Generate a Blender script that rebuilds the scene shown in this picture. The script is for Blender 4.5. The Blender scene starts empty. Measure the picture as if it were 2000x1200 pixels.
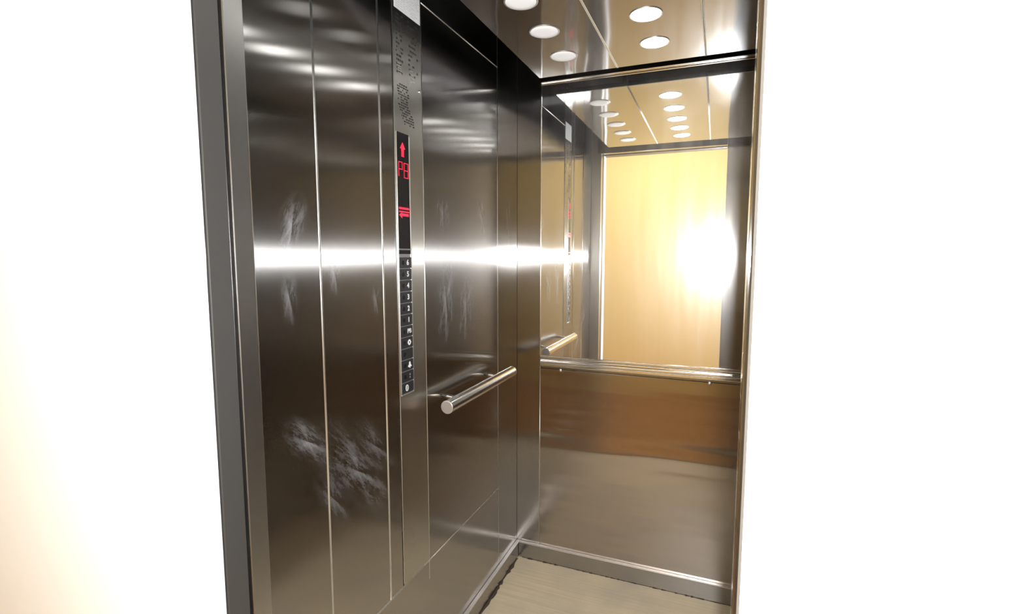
import bpy, bmesh, math, random
from mathutils import Vector, Matrix
random.seed(7)
S = bpy.context.scene
COL = S.collection

# ------------------------------------------------------------ camera, light, exposure
CZ = 1.355
cam_d = bpy.data.cameras.new('camera'); cam = bpy.data.objects.new('camera', cam_d); COL.objects.link(cam)
cam.location = (0, 0, CZ)
cam.rotation_euler = (math.pi/2 - math.atan(100/1002), 0, math.radians(22))
cam_d.sensor_width = 36; cam_d.lens = 36*1002/2000; cam_d.clip_start = 0.01
S.camera = cam

w = bpy.data.worlds.new('world'); S.world = w; w.use_nodes = True
w.node_tree.nodes['Background'].inputs[0].default_value = (.75, .85, 1, 1)
w.node_tree.nodes['Background'].inputs[1].default_value = 0.02

def light(name, kind, loc, energy, color=(1, 1, 1), size=.1, size_y=None, rot=(0, 0, 0), **k):
    d = bpy.data.lights.new(name, kind); o = bpy.data.objects.new(name, d); COL.objects.link(o)
    o.location = loc; o.rotation_euler = rot; d.energy = energy; d.color = color
    if kind == 'AREA':
        d.size = size
        if size_y: d.shape = 'RECTANGLE'; d.size_y = size_y
    else: d.shadow_soft_size = size
    for a, b in k.items(): setattr(d, a, b)
    return o
# the photographer's flash, right beside the lens
light('camera_flash', 'SPOT', (.022, -.01, CZ - .004), 120, (.97, .98, 1), .012,
      rot=(math.pi/2 - .06, 0, math.radians(18)), spot_size=math.radians(150), spot_blend=.6)
# added fill light in the lobby, no known source, brightens the yellow wall
LOBBY_POWER = 24
light('lobby_fill_light', 'AREA', (-.5, -.25, 2.66), LOBBY_POWER, (1, .96, .90), 1.6, .35)

S.view_settings.view_transform = 'Standard'; S.view_settings.look = 'None'
S.view_settings.exposure = 0.0; S.view_settings.gamma = 1
S.view_settings.use_curve_mapping = False
S.cycles.max_bounces = 14; S.cycles.glossy_bounces = 10; S.cycles.diffuse_bounces = 3
S.cycles.sample_clamp_indirect = 25

# ------------------------------------------------------------ materials
def nodes(name):
    m = bpy.data.materials.new(name); m.use_nodes = True
    nt = m.node_tree; b = nt.nodes['Principled BSDF']
    return m, nt, b
def plain(name, col, rough=.5, metal=0, emit=None, estr=0, spec=.5):
    m, nt, b = nodes(name)
    b.inputs['Base Color'].default_value = (*col, 1); b.inputs['Roughness'].default_value = rough
    b.inputs['Metallic'].default_value = metal; b.inputs['Specular IOR Level'].default_value = spec
    n = nt.nodes.new('ShaderNodeTexNoise'); n.inputs['Scale'].default_value = 60
    r = nt.nodes.new('ShaderNodeMapRange'); r.inputs[3].default_value = max(0, rough-.05); r.inputs[4].default_value = min(1, rough+.06)
    nt.links.new(n.outputs[0], r.inputs[0]); nt.links.new(r.outputs[0], b.inputs['Roughness'])
    if emit:
        b.inputs['Emission Color'].default_value = (*emit, 1); b.inputs['Emission Strength'].default_value = estr
    return m
def steel(name, col, rough, aniso, tangent, grain, wave=.0, wscale=(1, 1, 1), wscl=2.2, smears=(), bandv=.06, streak=(.2, .9, .018)):
    """brushed stainless: long fine grain, tangent across the grain"""
    m, nt, b = nodes(name); L = nt.links.new; N = nt.nodes.new
    geo = N('ShaderNodeNewGeometry')
    def vm(op, a, v):
        n = N('ShaderNodeVectorMath'); n.operation = op; L(a, n.inputs[0])
        if hasattr(v, 'is_linked'): L(v, n.inputs[1])
        else: n.inputs[1].default_value = v
        return n
    def mt(op, a, c=None, clamp=False):
        n = N('ShaderNodeMath'); n.operation = op; n.use_clamp = clamp
        for i, x in enumerate((a, c)):
            if x is None: continue
            if hasattr(x, 'is_linked'): L(x, n.inputs[i])
            else: n.inputs[i].default_value = x
        return n.outputs[0]
    g = N('ShaderNodeTexNoise'); g.inputs['Scale'].default_value = 1; g.inputs['Detail'].default_value = 3
    L(vm('MULTIPLY', geo.outputs['Position'], grain).outputs[0], g.inputs['Vector'])
    cl = N('ShaderNodeTexNoise'); cl.inputs['Scale'].default_value = 3.0; cl.inputs['Detail'].default_value = 1.5
    L(geo.outputs['Position'], cl.inputs['Vector'])
    mx = N('ShaderNodeMix'); mx.data_type = 'RGBA'
    mx.inputs[6].default_value = (*[c*(1-bandv) for c in col], 1); mx.inputs[7].default_value = (*[min(1, c*(1+bandv)) for c in col], 1)
    L(mt('ADD', mt('MULTIPLY', g.outputs[0], .6), mt('MULTIPLY', cl.outputs[0], .4)), mx.inputs[0])
    L(mx.outputs[2], b.inputs['Base Color'])
    b.inputs['Metallic'].default_value = 1
    L(mt('ADD', mt('MULTIPLY', cl.outputs[0], rough*.5), rough*.75), b.inputs['Roughness'])
    b.inputs['Anisotropic'].default_value = aniso
    cx = N('ShaderNodeCombineXYZ')
    for i in range(3): cx.inputs[i].default_value = tangent[i]
    L(cx.outputs[0], b.inputs['Tangent'])
    if wave:
        n = N('ShaderNodeTexNoise'); n.inputs['Scale'].default_value = wscl; n.inputs['Detail'].default_value = 1
        L(vm('MULTIPLY', geo.outputs['Position'], wscale).outputs[0], n.inputs['Vector'])
        bp = N('ShaderNodeBump'); bp.inputs['Strength'].default_value = 1; bp.inputs['Distance'].default_value = wave
        L(n.outputs[0], bp.inputs['Height']); L(bp.outputs[0], b.inputs['Normal'])
    out = nt.nodes['Material Output']; surf = b.outputs[0]
    if streak:                                      # broad scatter across the grain, tight along it
        gl = N('ShaderNodeBsdfAnisotropic'); gl.distribution = 'GGX'
        gl.inputs['Roughness'].default_value = math.sqrt(math.sqrt(streak[1]*streak[2])); gl.inputs['Anisotropy'].default_value = math.sqrt(streak[2]/streak[1])-1
        L(mx.outputs[2], gl.inputs['Color']); L(cx.outputs[0], gl.inputs['Tangent'])
        if wave: L(bp.outputs[0], gl.inputs['Normal'])
        m2 = N('ShaderNodeMixShader'); m2.inputs[0].default_value = streak[0]; L(surf, m2.inputs[1]); L(gl.outputs[0], m2.inputs[2]); surf = m2.outputs[0]
        L(surf, out.inputs[0])
    if smears:                                      # dried finger marks and wipe marks
        tot = None
        for (px, py, pz, ry, rz, ang, amt) in smears:
            sub = vm('SUBTRACT', geo.outputs['Position'], (px, py, pz))
            rt = N('ShaderNodeVectorRotate'); rt.rotation_type = 'X_AXIS'
            rt.inputs['Angle'].default_value = ang; L(sub.outputs[0], rt.inputs['Vector'])
            sc = (.7/ry, .7/ry, .7/rz)
            ln = N('ShaderNodeVectorMath'); ln.operation = 'LENGTH'; L(vm('MULTIPLY', rt.outputs[0], sc).outputs[0], ln.inputs[0])
            e = mt('MULTIPLY', mt('POWER', mt('SUBTRACT', 1, ln.outputs[1], True), 1.4), amt*1.25)
            t2 = N('ShaderNodeTexNoise'); t2.inputs['Scale'].default_value = 1; t2.inputs['Detail'].default_value = 7; t2.inputs['Roughness'].default_value = .8
            L(vm('MULTIPLY', rt.outputs[0], (45, 45, 11)).outputs[0], t2.inputs['Vector'])
            e = mt('MULTIPLY', e, mt('MULTIPLY', mt('SUBTRACT', t2.outputs[0], .44, True), 3.0, True))
            tot = e if tot is None else mt('ADD', tot, e, True)
        ms = N('ShaderNodeMixShader'); df = N('ShaderNodeBsdfPrincipled')
        df.inputs['Base Color'].default_value = (.62, .62, .64, 1); df.inputs['Roughness'].default_value = .6
        L(tot, ms.inputs[0]); L(surf, ms.inputs[1]); L(df.outputs[0], ms.inputs[2]); L(ms.outputs[0], out.inputs[0])
    return m

SC = (.40, .39, .38)
sm_left = [(-.81, .99, CZ-.53, .055, .17, -.75, .42), (-.81, 1.06, CZ-.49, .03, .10, -.7, .32), (-.81, .90, CZ-.56, .03, .08, -.5, .3), (-.81, .83, CZ-.40, .03, .07, -.8, .5),
           (-.81, .81, CZ+.06, .03, .06, .4, .6), (-.81, .93, CZ-.04, .02, .045, 0, .5), (-.81, .795, CZ-.083, .02, .05, 0, .4),
           (-.81, 1.44, CZ-.14, .05, .12, .1, .75), (-.81, 1.58, CZ-.17, .05, .11, .2, .6), (-.81, 1.71, CZ+.14, .035, .08, -.3, .55),
           (-.81, 1.43, CZ+.13, .05, .05, .2, .4), (-.81, 1.08, CZ-.11, .02, .04, 0, .35), (-.81, 1.96, CZ+.15, .04, .12, 0, .25)]
M = {}
M['steel_side'] = steel('brushed_steel_side_wall', SC, .145, .93, (0, 1, 0), (30, 500, 4), .0012, (1, .5, 1.6), 3.0, sm_left)
M['steel_cross'] = steel('brushed_steel_cross_wall', SC, .145, .93, (1, 0, 0), (500, 30, 4), .0012, (.5, 1, 2.4), 3.0)
M['steel_low'] = steel('brushed_steel_lower_back', (.43, .39, .36), .15, .93, (1, 0, 0), (500, 30, 4), .006, (.35, 1, 3.6), 3.0, streak=(.12, .9, .016))
M['steel_face'] = steel('satin_steel_faceplate', (.52, .51, .48), .30, .8, (0, 1, 0), (6, 600, 4))
M['steel_ceiling'] = steel('polished_steel_ceiling', (.45, .46, .475), .08, .4, (1, 0, 0), (300, 3, 3), .0045, (1.6, .8, 1), 2.4, streak=(.06, .5, .008))
M['bead'] = plain('bright_steel_edge', (.86, .86, .84), .34, 1)
M['head'] = plain('dark_satin_metal', (.10, .095, .09), .35, .6)
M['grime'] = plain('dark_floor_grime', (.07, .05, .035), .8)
M['satin'] = plain('satin_steel', (.6, .59, .57), .3, 1)
M['chrome'] = plain('polished_steel', (.80, .79, .77), .13, 1)
M['lip'] = plain('dull_aluminium', (.62, .60, .58), .38, .85)
M['dark'] = plain('dark_painted_metal', (.012, .012, .013), .6)
M['black_gloss'] = plain('black_acrylic', (.012, .012, .014), .14)
M['button'] = plain('black_button_plastic', (.02, .02, .023), .35)
M['groove'] = plain('grey_button_gap', (.26, .26, .27), .4, .4)
M['mark'] = plain('white_print', (.85, .85, .85), .5)
M['dimmark'] = plain('grey_print', (.22, .22, .23), .5)
M['ink'] = plain('dark_engraving', (.02, .02, .02), .55)
M['paper'] = plain('white_label_paper', (.8, .81, .82), .6)
M['paperink'] = plain('grey_label_print', (.45, .46, .48), .6)
M['led'] = plain('red_led', (.3, 0, .01), .4, 0, (1, .02, .06), 1.5)
M['lamp_on'] = plain('lit_lamp_lens', (.9, .9, .9), .4, 0, (1, .99, .96), 9)
M['lamp_off'] = plain('frosted_lens_added_glow', (.8, .8, .8), .55, 0, (1, .98, .94), .28)  # unlit lens; faint glow put in for the flash falling on it
M['yellow'] = plain('yellow_wall_paint', (.93, .675, .27), .75)
M['white'] = plain('white_lobby_paint', (.86, .86, .85), .8)

def floor_mat(name, c1, c2, c3, rough):
    m, nt, b = nodes(name); L = nt.links.new; N = nt.nodes.new
    geo = N('ShaderNodeNewGeometry'); mp = N('ShaderNodeMapping'); mp.inputs['Rotation'].default_value = (0, 0, .0)
    mp.inputs['Scale'].default_value = (2.2, 130, 1); L(geo.outputs['Position'], mp.inputs[0])
    a = N('ShaderNodeTexNoise'); a.inputs['Scale'].default_value = 1; a.inputs['Detail'].default_value = 4; L(mp.outputs[0], a.inputs['Vector'])
    c = N('ShaderNodeTexNoise'); c.inputs['Scale'].default_value = 5; c.inputs['Detail'].default_value = 5; L(geo.outputs['Position'], c.inputs['Vector'])
    r1 = N('ShaderNodeValToRGB'); r1.color_ramp.elements[0].position = .2; r1.color_ramp.elements[1].position = .75
    r1.color_ramp.elements[0].color = (*c1, 1); r1.color_ramp.elements[1].color = (*c2, 1); L(a.outputs[0], r1.inputs[0])
    mx = N('ShaderNodeMix'); mx.data_type = 'RGBA'; mx.inputs[7].default_value = (*c3, 1)
    r2 = N('ShaderNodeMapRange'); r2.inputs[1].default_value = .42; r2.inputs[2].default_value = .7; r2.inputs[4].default_value = .7
    L(c.outputs[0], r2.inputs[0]); L(r2.outputs[0], mx.inputs[0]); L(r1.outputs[0], mx.inputs[6]); L(mx.outputs[2], b.inputs['Base Color'])
    b.inputs['Roughness'].default_value = rough
    bp = N('ShaderNodeBump'); bp.inputs['Strength'].default_value = .3; bp.inputs['Distance'].default_value = .002; L(a.outputs[0], bp.inputs['Height']); L(bp.outputs[0], b.inputs['Normal'])
    return m
M['floor'] = floor_mat('cabin_floor_vinyl', (.52, .43, .28), (.68, .58, .41), (.44, .38, .30), .42)
M['lobby_floor'] = floor_mat('lobby_floor_tile', (.56, .29, .12), (.62, .34, .15), (.5, .28, .13), .4)

def mirror_mat():
    m, nt, b = nodes('mirror_glass'); L = nt.links.new; N = nt.nodes.new
    b.inputs['Base Color'].default_value = (.90, .91, .90, 1); b.inputs['Metallic'].default_value = 1; b.inputs['Roughness'].default_value = 0
    geo = N('ShaderNodeNewGeometry'); mp = N('ShaderNodeMapping'); mp.inputs['Scale'].default_value = (22, 1, 2.2); L(geo.outputs['Position'], mp.inputs[0])
    n = N('ShaderNodeTexNoise'); n.inputs['Scale'].default_value = 1; n.inputs['Detail'].default_value = 4; L(mp.outputs[0], n.inputs['Vector'])
    r = N('ShaderNodeMapRange'); r.inputs[1].default_value = .35; r.inputs[2].default_value = .75; r.inputs[3].default_value = .10; r.inputs[4].default_value = .20
    L(n.outputs[0], r.inputs[0])
    g = N('ShaderNodeBsdfAnisotropic'); g.inputs['Color'].default_value = (.9, .9, .9, 1); g.inputs['Roughness'].default_value = .19
    g2 = N('ShaderNodeBsdfAnisotropic'); g2.inputs['Color'].default_value = (.9, .9, .9, 1); g2.inputs['Roughness'].default_value = .36
    ma = N('ShaderNodeMixShader'); ma.inputs[0].default_value = .55; L(g.outputs[0], ma.inputs[1]); L(g2.outputs[0], ma.inputs[2])
    ms = N('ShaderNodeMixShader'); L(r.outputs[0], ms.inputs[0]); L(b.outputs[0], ms.inputs[1]); L(ma.outputs[0], ms.inputs[2])
    L(ms.outputs[0], nt.nodes['Material Output'].inputs[0])
    return m
M['mirror'] = mirror_mat()

# ------------------------------------------------------------ geometry helpers
class MB:
    def __init__(s, origin=(0, 0, 0)): s.bm = bmesh.new(); s.o = Vector(origin)
    def box(s, x0, x1, y0, y1, z0, z1, bev=0):
        x0, x1 = min(x0, x1), max(x0, x1); y0, y1 = min(y0, y1), max(y0, y1); z0, z1 = min(z0, z1), max(z0, z1)
        r = bmesh.ops.create_cube(s.bm, size=1)
        for v in r['verts']:
            v.co = Vector(((x0+x1)/2+v.co.x*(x1-x0), (y0+y1)/2+v.co.y*(y1-y0), (z0+z1)/2+v.co.z*(z1-z0))) - s.o
        if bev:
            es = list({e for v in r['verts'] for e in v.link_edges})
            bmesh.ops.bevel(s.bm, geom=es, offset=bev, segments=2, affect='EDGES', profile=.5)
        return s
    def tube(s, pts, r, n=20, cap=True):
        pts = [Vector(p) - s.o for p in pts]; rings = []
        for i, p in enumerate(pts):
            d = (pts[min(i+1, len(pts)-1)] - pts[max(i-1, 0)]).normalized()
            a = d.cross(Vector((0, 0, 1)))
            if a.length < .1: a = d.cross(Vector((0, 1, 0)))
            a.normalize(); c = d.cross(a)
            rr = r[i] if isinstance(r, (list, tuple)) else r
            rings.append([s.bm.verts.new(p + (a*math.cos(2*math.pi*k/n) + c*math.sin(2*math.pi*k/n))*rr) for k in range(n)])
        for i in range(len(rings)-1):
            for k in range(n): s.bm.faces.new((rings[i][k], rings[i][(k+1) % n], rings[i+1][(k+1) % n], rings[i+1][k]))
        if cap: s.bm.faces.new(rings[0][::-1]); s.bm.faces.new(rings[-1])
        return s
    def poly(s, pts, d):          # prism: polygon points swept by vector d
        a = [s.bm.verts.new(Vector(p)-s.o) for p in pts]; b = [s.bm.verts.new(Vector(p)+Vector(d)-s.o) for p in pts]
        s.bm.faces.new(a); s.bm.faces.new(b[::-1]); n = len(a)
        for i in range(n): s.bm.faces.new((a[i], a[(i+1) % n], b[(i+1) % n], b[i]))
        return s
    def lathe_z(s, c, prof, n=40):
        c = Vector(c) - s.o; rings = []
        for (r, z) in prof:
            rings.append([s.bm.verts.new(c + Vector((r*math.cos(2*math.pi*k/n), r*math.sin(2*math.pi*k/n), z))) for k in range(n)])
        for i in range(len(rings)-1):
            for k in range(n): s.bm.faces.new((rings[i][k], rings[i][(k+1) % n], rings[i+1][(k+1) % n], rings[i+1][k]))
        s.bm.faces.new(rings[0][::-1]); s.bm.faces.new(rings[-1])
        return s
    def build(s, name, mat, parent=None, smooth=False):
        bmesh.ops.recalc_face_normals(s.bm, faces=s.bm.faces)
        me = bpy.data.meshes.new(name); s.bm.to_mesh(me); s.bm.free()
        if smooth:
            for p in me.polygons: p.use_smooth = len(p.vertices) < 8
        me.materials.append(mat); o = bpy.data.objects.new(name, me); COL.objects.link(o)
        if parent: o.parent = parent
        else: o.location = s.o
        return o
def tag(o, label=None, cat=None, group=None, kind=None):
    if label: o['label'] = label
    if cat: o['category'] = cat
    if group: o['group'] = group
    if kind: o['kind'] = kind
    return o
def empty(name, loc, label=None, cat=None, group=None, kind=None):
    o = bpy.data.objects.new(name, None); COL.objects.link(o); o.location = loc; o.empty_display_size = .05
    return tag(o, label, cat, group, kind)
def struct(name, mb, mat, label, cat, smooth=False):
    return tag(mb.build(name, mat, None, smooth), label, cat, None, 'structure')

XL, XR = -.81, .365          # cabin side walls
YB, YF = 2.064, .66          # back wall, inner face of the front wall
TOP = 2.30                   # walls run up past the hanging ceiling
FY = .50                     # lobby face of the front wall
JL, JR = -.745, .028         # door opening
SEAM = CZ - .95              # low horizontal seam

# ------------------------------------------------------------ cabin shell
struct('floor', MB().box(XL-.05, XR+.05, YF-.005, YB+.05, -.04, 0), M['floor'], 'beige streaked lift floor covering inside the cabin', 'floor')
fl = bpy.data.objects['floor']
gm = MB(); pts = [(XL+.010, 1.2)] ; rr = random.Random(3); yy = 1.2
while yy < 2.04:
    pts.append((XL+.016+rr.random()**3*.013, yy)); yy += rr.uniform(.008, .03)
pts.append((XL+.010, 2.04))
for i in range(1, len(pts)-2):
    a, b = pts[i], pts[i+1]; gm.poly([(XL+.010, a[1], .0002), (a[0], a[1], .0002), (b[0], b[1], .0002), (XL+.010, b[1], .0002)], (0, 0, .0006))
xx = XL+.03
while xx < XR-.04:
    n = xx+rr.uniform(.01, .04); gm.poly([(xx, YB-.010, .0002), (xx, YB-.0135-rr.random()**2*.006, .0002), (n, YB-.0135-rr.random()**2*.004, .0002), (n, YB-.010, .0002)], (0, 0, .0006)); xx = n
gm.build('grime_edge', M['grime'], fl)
roof = struct('ceiling', MB().box(XL-.05, XR+.05, YF-.055, YB+.05, TOP, TOP+.03), M['dark'], 'dark cabin roof above the hanging ceiling', 'ceiling')

def steel_wall(name, label, x, panels, beads, mat, out):
    """side wall at plane x; out = +1 when the room lies at larger x"""
    wl = struct(name, MB().box(x-.045*out, x-.022*out, YF-.001, YB+.045, -.02, TOP), M['dark'], label, 'wall')
    for (y0, y1, z0, z1) in panels:
        MB().box(x-.021*out, x, y0, y1, z0, z1, .0012).build('steel_panel', mat, wl)
    for (p0, p1, r) in beads:
        MB().tube([p0, p1], r, 10).build('seam_strip', M['bead'], wl, True)
    return wl
cx = XL + .0005
left_panels = [(YF, 1.8535, .0, SEAM-.0015), (YF, .8845, SEAM+.0015, TOP), (.8885, 1.1105, SEAM+.0015, TOP),
               (1.1145, 1.1715, SEAM+.0015, TOP), (1.3145, 1.8535, SEAM+.0015, CZ+.7095), (1.3145, 1.8535, CZ+.7125, TOP), (1.8565, YB, 0, TOP)]
left_beads = [((cx-.0015, .8865, SEAM), (cx-.0015, .8865, TOP), .0032), ((cx-.0015, 1.1125, SEAM), (cx-.0015, 1.1125, TOP), .0034),
              ((cx-.001, YF+.01, SEAM), (cx-.001, 1.855, SEAM), .0022), ((cx-.001, 1.313, CZ+.711), (cx-.001, 1.855, CZ+.711), .0022),
              ((cx-.001, 1.855, SEAM), (cx-.001, 1.855, TOP), .0012), ((cx-.001, 1.3133, SEAM-.06), (cx-.001, 1.3133, CZ+.71), .0018)]
wl = steel_wall('wall_left', 'brushed stainless steel lift side wall in tall panels around the button column', XL, left_panels, left_beads, M['steel_side'], 1)
right_panels = [(YF, .8845, 0, TOP), (.8885, 1.1105, 0, TOP), (1.1145, 1.8535, 0, TOP), (1.8565, YB, 0, TOP)]
cr = XR - .0005
steel_wall('wall_right', 'brushed stainless steel lift side wall opposite the button column', XR, right_panels,
           [((cr+.001, y, 0), (cr+.001, y, TOP), .0028) for y in (.8865, 1.1125)], M['steel_side'], -1)

ML, MR = -.703, .258         # mirror field
MZ0, MZ1 = .885, 2.062
wb = struct('wall_back', MB().box(XL-.02, XR+.02, YB+.022, YB+.045, -.02, TOP), M['dark'], 'brushed stainless steel rear wall of the lift around and below the mirror', 'wall')
for (x0, x1, z0, z1) in [(XL, ML-.0015, 0, TOP), (MR+.0015, XR, 0, TOP), (ML, MR, MZ0-.01, TOP)]:
    MB().box(x0, x1, YB, YB+.021, z0, z1, .0012).build('steel_panel', M['steel_cross'], wb)
MB().box(ML, MR, YB, YB+.021, 0, MZ0-.012, .0012).build('steel_panel', M['steel_low'], wb)
for x in (ML, MR): MB().tube([(x, YB+.001, .06), (x, YB+.001, MZ0)], .0015, 8).build('seam_strip', M['bead'], wb, True)

# front wall: returns, header, pocket
wf = struct('wall_front', MB().box(JR, XR, YF-.04, YF-.001, 0, TOP, .0015), M['steel_cross'], 'brushed steel return right of the lift doorway', 'wall')
MB().box(XL, -.745, YF-.04, YF-.001, 0, TOP, .0015).build('steel_panel', M['satin'], wf)
MB().box(-.771, JR-.001, YF-.04, YF-.001, 2.028, TOP, .0015).build('header_panel', M['steel_cross'], wf)
d1 = struct('door_1', MB().box(-.809, -.752, YF-.085, YF-.048, .012, 2.02, .002), M['steel_cross'], 'open sliding steel lift door tucked into the left pocket', 'door')
MB().box(-.752, -.746, YF-.088, YF-.046, .012, 2.02, .002).build('door_edge', M['head'], d1)  # edge coloured dark to stand in for the shaded door slot
MB().box(-.765, -.750, YF-.046, YF-.035, 1.985, 2.01, .002).build('guide_clip', M['bead'], d1)
struct('trim_1', MB().box(XL, XR, YF-.10, YF-.006, -.03, .001, .0004).box(XL, XR, YF-.055, YF-.05, .001, .003).box(XL, XR, YF-.08, YF-.075, .001, .003),
       M['head'], 'dark grooved aluminium threshold of the lift doorway', 'door sill')

# baseboards
def baseboard(name, label, a, lip):
    o = struct(name, a, M['steel_cross'] if 'back' in name else M['steel_side'], label, 'baseboard')
    lip.build('top_lip', M['lip'], o)
BH, BT = .068, .013
baseboard('baseboard_left', 'low steel skirting with pale top lip along the left lift wall', MB().box(XL+.0005, XL+BT, YF+.02, YB-.0005, .001, BH, .001),
          MB().box(XL+.0003, XL+BT+.003, YF+.02, YB-.0003, BH, BH+.005, .0015))
baseboard('baseboard_back', 'low steel skirting with pale top lip below the mirror wall', MB().box(XL+BT+.001, XR-BT-.001, YB-BT, YB-.0005, .001, BH, .001),
          MB().box(XL+BT+.004, XR-BT-.004, YB-BT-.003, YB-.0003, BH, BH+.005, .0015))
baseboard('baseboard_right', 'low steel skirting along the right lift wall', MB().box(XR-BT, XR-.0005, YF+.02, YB-.0005, .001, BH, .001),
          MB().box(XR-BT-.003, XR-.0003, YF+.02, YB-.0003, BH, BH+.005, .0015))

# ------------------------------------------------------------ hanging ceiling and lamps
CH = CZ + .681; CY0, CY1 = .80, 1.945
hc = empty('hanging_ceiling', (-.22, 1.37, CH), 'polished steel ceiling of three panels hung below the dark cabin roof', 'ceiling panel')
O = (-.22, 1.37, CH)
xs = [-.674, -.3715, -.0705, .232]
for i in range(3):
    MB(O).box(xs[i]+.002, xs[i+1]-.002, CY0, CY1, CH, CH+.02, .0018).build('ceiling_panel', M['steel_ceiling'], hc)
for x in xs[1:3]:
    MB(O).tube([(x-.0018, CY0, CH+.0005), (x-.0018, CY1, CH+.0005)], .0014, 8).tube([(x+.0018, CY0, CH+.0005), (x+.0018, CY1, CH+.0005)], .0014, 8).build('seam_strip', M['bead'], hc, True)
MB(O).box(-.56, -.54, .9, 1.85, CH+.021, CH+.05).box(.10, .12, .9, 1.85, CH+.021, CH+.05).box(-.56, .12, 1.1, 1.12, CH+.05, CH+.07)\
    .box(-.56, .12, 1.6, 1.62, CH+.05, CH+.07).box(-.45, -.43, 1.1, 1.12, CH+.07, TOP).box(.0, .02, 1.1, 1.12, CH+.07, TOP)\
    .box(-.45, -.43, 1.6, 1.62, CH+.07, TOP).box(.0, .02, 1.6, 1.62, CH+.07, TOP).build('hanger_frame', M['dark'], hc)

def lamp(x, y, on, label, group):
    o = empty('downlight', (x, y, CH), label, 'ceiling light', group)
    R = .0435
    MB((x, y, CH)).lathe_z((x, y, CH), [(R, .0), (R, -.0012), (R+.001, -.002), (R+.0035, -.0014), (R+.0045, -.0002)] if False else [(R+.0035, -.0001), (R+.003, -.0014), (R, -.0018), (R-.001, -.0012)], 48).build('rim', M['bead'] if on else M['lip'], o, True)
    MB((x, y, CH)).lathe_z((x, y, CH), [(R-.0012, -.0012), (R-.002, -.0026), (R*.6, -.0036), (R*.2, -.004)], 48).build('lens', M['lamp_on'] if on else M['lamp_off'], o, True)
    return o
ly = [1.765, 1.558, 1.358, 1.165, .98]
ords = ['first from the mirror wall', 'second from the mirror wall', 'third from the mirror wall', 'fourth from the mirror wall', 'fifth and farthest from the mirror wall']
for k, y in enumerate(ly):
    lamp(-.523, y, False, 'unlit grey round downlight with added lens glow in the left ceiling panel, ' + ords[k], 'dim downlights in the left ceiling panel')
    lamp(-.221, y, True, 'lit round white downlight in the middle ceiling panel, ' + ords[k], 'lit downlights in the middle ceiling panel')

# ------------------------------------------------------------ mirror
mr = empty('wall_mirror', ((ML+MR)/2, YB, MZ0), 'large frameless-looking steel-rimmed mirror on the back wall above the lower steel panel', 'mirror')
mr['label'] = 'large mirror in a ridged steel frame filling the upper back wall'
O = tuple(mr.location)
g = MB((0, 0, 0)).box(-.4755, .4755, -.004, -.0005, .046, MZ1-MZ0-.018).build('mirror_glass', M['mirror'], mr)
g.location = (0, -.0042, 0); g.rotation_euler = (0, 0, math.radians(.2))
y = YB
MB(O).box(ML, MR, y-.010, y-.0005, MZ0, MZ0+.012, .003).box(ML, MR, y-.015, y-.0005, MZ0+.013, MZ0+.024, .004).box(ML, MR, y-.010, y-.0005, MZ0+.025, MZ0+.034, .003)\
    .box(ML, MR, y-.013, y-.0005, MZ0+.035, MZ0+.047, .004).build('bottom_frame', M['chrome'], mr)
MB(O).box(ML, MR, y-.013, y-.0005, MZ1-.009, MZ1, .003).box(ML, MR, y-.010, y-.0005, MZ1-.019, MZ1-.0095, .003).build('top_frame', M['chrome'], mr)
MB(O).box(ML, ML+.005, y-.013, y-.0005, MZ0+.047, MZ1-.019, .002).box(ML+.006, ML+.012, y-.009, y-.0005, MZ0+.047, MZ1-.019, .002).build('side_frame', M['chrome'], mr)
MB(O).box(MR-.005, MR, y-.013, y-.0005, MZ0+.047, MZ1-.019, .002).box(MR-.012, MR-.006, y-.009, y-.0005, MZ0+.047, MZ1-.019, .002).build('side_frame', M['chrome'], mr)
for x in (-.611, -.02):
    MB(O).tube([(x, y-.0004, CZ-.484), (x, y-.003, CZ-.484), (x, y-.0045, CZ-.484)], [.0075, .006, .002], 14).build('screw_head', M['bead'], mr, True)

# ------------------------------------------------------------ handrail
hr = empty('handrail', (XL, 1.6, .90), 'short round steel handrail on two thin brackets low on the left wall', 'handrail')
O = tuple(hr.location); RX = -.744; RZ = CZ - .453; RR = .0205
MB(O).tube([(RX, 1.322, RZ), (RX, 1.838, RZ)], RR, 40, False).build('rail', M['chrome'], hr, True)
for yy, s in ((1.322, -1), (1.838, 1)):
    MB(O).tube([(RX, yy, RZ), (RX, yy+s*.0022, RZ), (RX, yy+s*.0028, RZ)], [RR, RR*.99, RR*.92], 40).build('end_cap', M['lip'], hr, True)
for yy in (1.41, 1.73):
    pts = [(RX, yy, RZ), (RX-.012, yy, RZ+.001), (RX-.028, yy, RZ+.004), (RX-.045, yy, RZ+.006), (XL+.001, yy, RZ+.006)]
    MB(O).tube(pts, .0062, 16).build('bracket', M['chrome'], hr, True)

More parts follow.
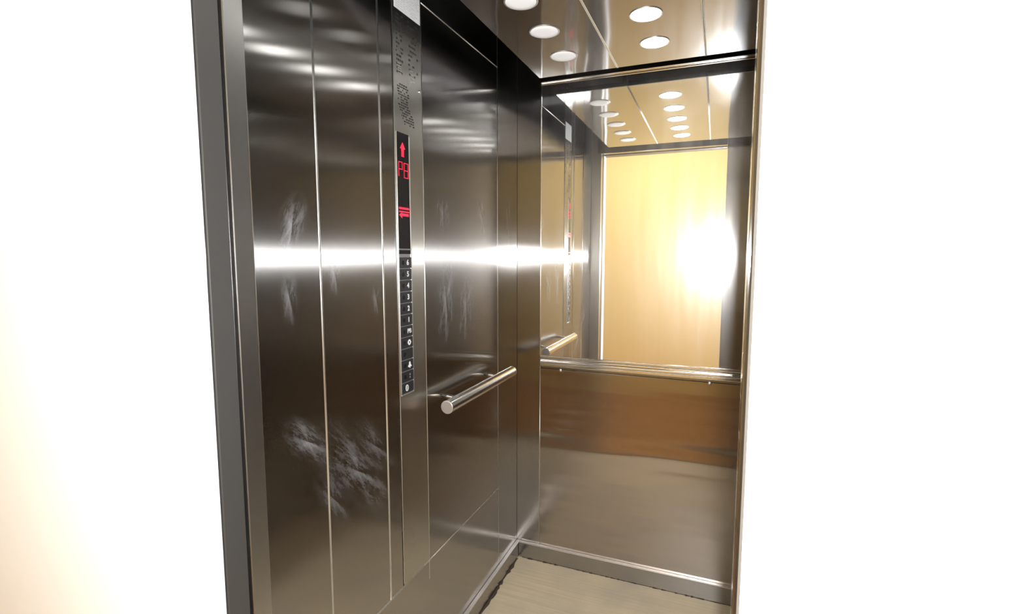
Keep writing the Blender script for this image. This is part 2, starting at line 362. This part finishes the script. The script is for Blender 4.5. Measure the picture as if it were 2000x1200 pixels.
# ------------------------------------------------------------ control column
cp = empty('control_column', (XL, 1.243, SEAM), 'tall steel button column with black display and floor buttons on the left wall', 'control panel')
O = tuple(cp.location); FX = XL + .0012          # face of the plate
MB(O).box(XL-.02, FX, 1.1745, 1.3125, SEAM+.002, TOP-.001, .0008).build('faceplate', M['steel_face'], cp)
MB(O).tube([(FX, 1.1735, SEAM+.01), (FX, 1.1735, TOP-.01)], .0014, 8).tube([(FX, 1.3128, SEAM+.01), (FX, 1.3128, CZ+.71)], .0012, 8).build('edge_strip', M['bead'], cp, True)
PY0, PY1 = 1.1815, 1.2385; PZ0, PZ1 = CZ-.388, CZ+.330
MB(O).box(FX-.002, FX+.0012, PY0, PY1, CZ+.005, PZ1, .0006).build('display_window', M['black_gloss'], cp)
MB(O).box(FX-.002, FX+.0022, PY1, PY1+.0045, PZ0, PZ1-.004, .0006).box(FX-.002, FX+.0016, PY0-.0015, PY0, PZ0, PZ1, .0004).box(FX-.002, FX+.0016, PY0, PY1+.004, PZ0-.0025, PZ0, .0005).build('bezel', M['bead'], cp)
def flat(poly, yc, zc, depth=.0006, x=None):
    """polygon in (y, z) offsets"""
    return [(x, yc+a, zc+b) for a, b in poly]
DX = FX + .0013
# up arrow
mb = MB(O); yc, zc = 1.208, CZ+.285
mb.poly(flat([(-.012, .003), (0, .020), (.012, .003), (.006, .003), (.006, -.002), (-.006, -.002), (-.006, .003)], yc, zc, x=DX), (.0006, 0, 0))
for i in range(4): mb.box(DX, DX+.0006, yc-.006, yc+.006, zc-.0055-i*.0042, zc-.0025-i*.0042)
mb.build('up_arrow', M['led'], cp)
# PB in segments
def seg(mb, y0, z0, w, h, segs, t=.0022):
    P = {'a': (y0, y0+w, z0+h-t, z0+h), 'g': (y0, y0+w, z0+h/2-t/2, z0+h/2+t/2), 'd': (y0, y0+w, z0, z0+t),
         'f': (y0, y0+t, z0+h/2, z0+h), 'b': (y0+w-t, y0+w, z0+h/2, z0+h), 'e': (y0, y0+t, z0, z0+h/2), 'c': (y0+w-t, y0+w, z0, z0+h/2)}
    for s in segs:
        a, b, c, d = P[s]; mb.box(DX, DX+.0006, a+.0003, b-.0003, c+.0003, d-.0003)
mb = MB(O); seg(mb, 1.187, CZ+.213, .019, .040, 'abefg'); mb.build('floor_letter', M['led'], cp)
mb = MB(O); seg(mb, 1.2125, CZ+.211, .021, .041, 'abcdefg'); mb.build('floor_letter', M['led'], cp)
mb = MB(O); yc, zc = 1.2095, CZ+.118
mb.box(DX, DX+.0006, yc-.024, yc+.024, zc+.008, zc+.0135).box(DX, DX+.0006, yc-.024, yc+.024, zc+.0, zc+.0035)
mb.poly(flat([(-.024, -.007), (-.010, -.016), (-.010, -.010), (.022, -.010), (.022, -.003), (-.010, -.003), (-.010, .0)], yc, zc, x=DX), (.0006, 0, 0))
mb.build('warning_symbol', M['led'], cp)
MB(O).box(FX, FX+.0022, PY0, PY1, CZ+.016, CZ+.0195, .0004).build('divider', M['groove'], cp)
# small text glyphs
def glyph(txt, yc, zc, h, mat, parent, name='symbol'):
    cu = bpy.data.curves.new('glyph', 'FONT'); cu.body = txt; cu.size = h*1.35; cu.extrude = .0003; cu.align_x = 'CENTER'; cu.align_y = 'CENTER'; cu.offset = h*(.025 if len(txt) == 1 else .004)
    o = bpy.data.objects.new('glyph', cu); COL.objects.link(o)
    bpy.context.view_layer.update(); dg = bpy.context.evaluated_depsgraph_get()
    me = bpy.data.meshes.new_from_object(o.evaluated_get(dg)); bpy.data.objects.remove(o)
    me.transform(Matrix.Rotation(math.pi/2, 4, 'Z') @ Matrix.Rotation(math.pi/2, 4, 'X'))
    me.transform(Matrix.Translation(Vector((BX, yc, zc)) - Vector(O)))
    me.materials.clear(); me.materials.append(mat)
    q = bpy.data.objects.new(name, me); COL.objects.link(q); q.parent = parent; return q
def disc(mb, yc, zc, ry, rz, hole=0):
    n = 24
    mb.poly([(BX, yc+ry*math.cos(2*math.pi*k/n), zc+rz*math.sin(2*math.pi*k/n)) for k in range(n)], (.0005, 0, 0))
BX = FX + .0030
names = ['6', '5', '4', '3', '2', '1', 'PB', 'spot', '', 'bell', 'dot', 'ring']
bh = (CZ-.004-PZ0)/12
MB(O).box(FX-.002, FX+.0004, PY0, PY1, PZ0, CZ+.005).build('button_backing', M['groove'], cp)
for i, nm in enumerate(names):
    z1 = CZ-.004-i*bh; z0 = z1-bh+.0022
    b = MB(O).box(FX+.0005, FX+.0028, PY0+.0006, PY1-.0004, z0, z1, .001).build('button', M['button'], cp)
    zc = (z0+z1)/2; yc = 1.220
    MB(O).tube([(FX+.0027, 1.197, zc), (FX+.0031, 1.197, zc)], .006, 20).build('button_dimple', M['black_gloss'], b, True)
    if nm and nm in '654321' or nm == 'PB':
        glyph(nm, yc if nm != 'PB' else 1.2215, zc, .015 if nm != 'PB' else .0135, M['mark'], b)
    elif nm == 'spot':
        mb = MB(O); mb.poly([(BX, yc-.009, zc), (BX, yc-.005, zc+.006), (BX, yc, zc+.0085), (BX, yc+.005, zc+.006), (BX, yc+.009, zc), (BX, yc+.005, zc-.006), (BX, yc, zc-.0085), (BX, yc-.005, zc-.006)], (.0004, 0, 0)); q = mb.build('symbol', M['mark'], b)
        MB(O).poly([(BX+.0005, yc-.002, zc-.003), (BX+.0005, yc+.002, zc-.003), (BX+.0005, yc+.002, zc+.003), (BX+.0005, yc-.002, zc+.003)], (.0002, 0, 0)).build('symbol_centre', M['button'], q)
    elif nm == 'bell':
        mb = MB(O); mb.poly([(BX, yc+a, zc+c) for a, c in [(-.009, -.006), (.009, -.006), (.0075, -.002), (.004, 0), (.0035, .006), (.0015, .009), (-.0015, .009), (-.0035, .006), (-.004, 0), (-.0075, -.002)]], (.0004, 0, 0))
        disc(mb, yc, zc-.0078, .0022, .0018); mb.build('symbol', M['mark'], b)
    elif nm == 'dot':
        mb = MB(O)
        for dz in (.004, -.004): disc(mb, yc, zc+dz, .0025, .0028)
        mb.build('symbol', M['dimmark'], b)
    elif nm == 'ring':
        mb = MB(O); n = 20; yc = 1.204
        for k in range(n):
            a0, a1 = 2*math.pi*k/n, 2*math.pi*(k+1)/n
            mb.poly([(BX, yc+r*math.cos(a), zc+r*1.25*math.sin(a)) for r, a in ((.0075, a0), (.0075, a1), (.005, a1), (.005, a0))], (.0004, 0, 0))
        mb.box(BX, BX+.0004, yc-.0012, yc+.0012, zc-.004, zc+.004); mb.build('symbol', M['mark'], b)
# sticker and engraved notice
lab = MB(O).box(FX, FX+.0006, 1.184, 1.3085, CZ+.645, CZ+.735).build('sticker', M['paper'], cp)
mb = MB(O)
for r in range(15):
    z = CZ+.730-r*.0056; yy = 1.190
    while yy < 1.300:
        wd = random.uniform(.006, .02)
        if random.random() < .8: mb.box(FX+.0007, FX+.0009, yy, min(1.303, yy+wd), z-.001, z)
        yy += wd+.004
mb.build('printed_lines', M['paperink'], lab)
mb = MB(O)
def lines(y0, y1, z0, z1, pitch, dens, th=.0022, shift=0):
    n = int((z1-z0)/pitch)
    for r in range(n):
        z = z1-r*pitch; yy = y0+random.uniform(0, .004)+shift*r/n
        while yy < y1+shift*r/n:
            wd = random.uniform(.003, .010)
            if random.random() < dens: mb.box(FX, FX+.0004, yy, yy+wd, z-th, z)
            yy += wd+.0025
lines(1.187, 1.218, CZ+.475, CZ+.635, .0105, .7, .0050)
lines(1.246, 1.288, CZ+.475, CZ+.635, .0125, .6, .0050)
lines(1.190, 1.238, CZ+.405, CZ+.458, .0066, .88, .0036, .004)
lines(1.194, 1.244, CZ+.352, CZ+.405, .0066, .88, .0036, .030)
tag(mb.build('engraved_notice', M['ink'], cp), 'dark engraved instruction lines')
mb = MB(O)  # glints on the engraved notice, put in as bright strokes
for k in range(5): mb.box(FX+.0004, FX+.0012, 1.192+k*.0012, 1.208+k*.0012, CZ+.507-k*.0062, CZ+.5095-k*.0062)
for k in range(4): mb.box(FX+.0004, FX+.0012, 1.252+k*.002, 1.268+k*.002, CZ+.505-k*.009, CZ+.507-k*.009)
tag(mb.build('glint_strokes', M['bead'], cp), 'short bright strokes painted in for glints on the engraving')
MB(O).tube([(FX, 1.300, CZ+.462), (FX+.003, 1.300, CZ+.462), (FX+.004, 1.300, CZ+.462)], [.0055, .0045, .002], 16).build('screw_head', M['bead'], cp, True)

# ------------------------------------------------------------ lift lobby beyond the doorway
LY = -1.05
struct('wall_lobby', MB().box(-2.6, 2.2, LY-.1, LY, 0, 2.75), M['yellow'], 'plain yellow painted lobby wall facing the lift doorway', 'wall')
wd = struct('wall_doorway', MB().box(-2.6, JL-.035, FY, FY+.05, 0, 2.75), M['white'], 'white painted lobby wall around the lift doorway', 'wall')
MB().box(JR+.001, 2.2, FY, FY+.05, 0, 2.75).build('wall_section', M['white'], wd)
MB().box(JL-.035, JR+.001, FY, FY+.05, 2.065, 2.75).build('wall_section', M['white'], wd)
MB().box(JL-.034, JL, FY-.004, FY+.068, 0, 2.064, .0015).build('door_surround', M['white'], wd)
MB().box(JL, JR, FY-.004, FY+.068, 2.03, 2.064, .0015).build('surround_head', M['head'], wd)
struct('floor_lobby', MB().box(-2.6, 2.2, LY-.1, YF-.101, -.05, -.001), M['lobby_floor'], 'warm tan lobby floor outside the lift', 'floor')
struct('ceiling_lobby', MB().box(-2.6, 2.2, LY-.1, FY+.055, 2.751, 2.8), M['white'], 'white ceiling of the lift lobby', 'ceiling')
struct('wall_lobby_left', MB().box(-2.65, -2.601, LY-.1, FY+.055, 0, 2.75), M['white'], 'white end wall of the lift lobby on the left', 'wall')
struct('wall_lobby_right', MB().box(2.201, 2.25, LY-.1, FY+.055, 0, 2.75), M['white'], 'white end wall of the lift lobby on the right', 'wall')
ll = empty('lobby_fill_fixture', (-.5, -.25, 2.75), 'added long white fixture for the fill light in the lift lobby', 'ceiling light')
MB((-.5, -.25, 2.75)).box(-1.32, .32, -.44, -.06, 2.70, 2.749, .006).build('fill_fixture_body', M['mark'], ll)  # unseen fixture made up to carry the added lobby light
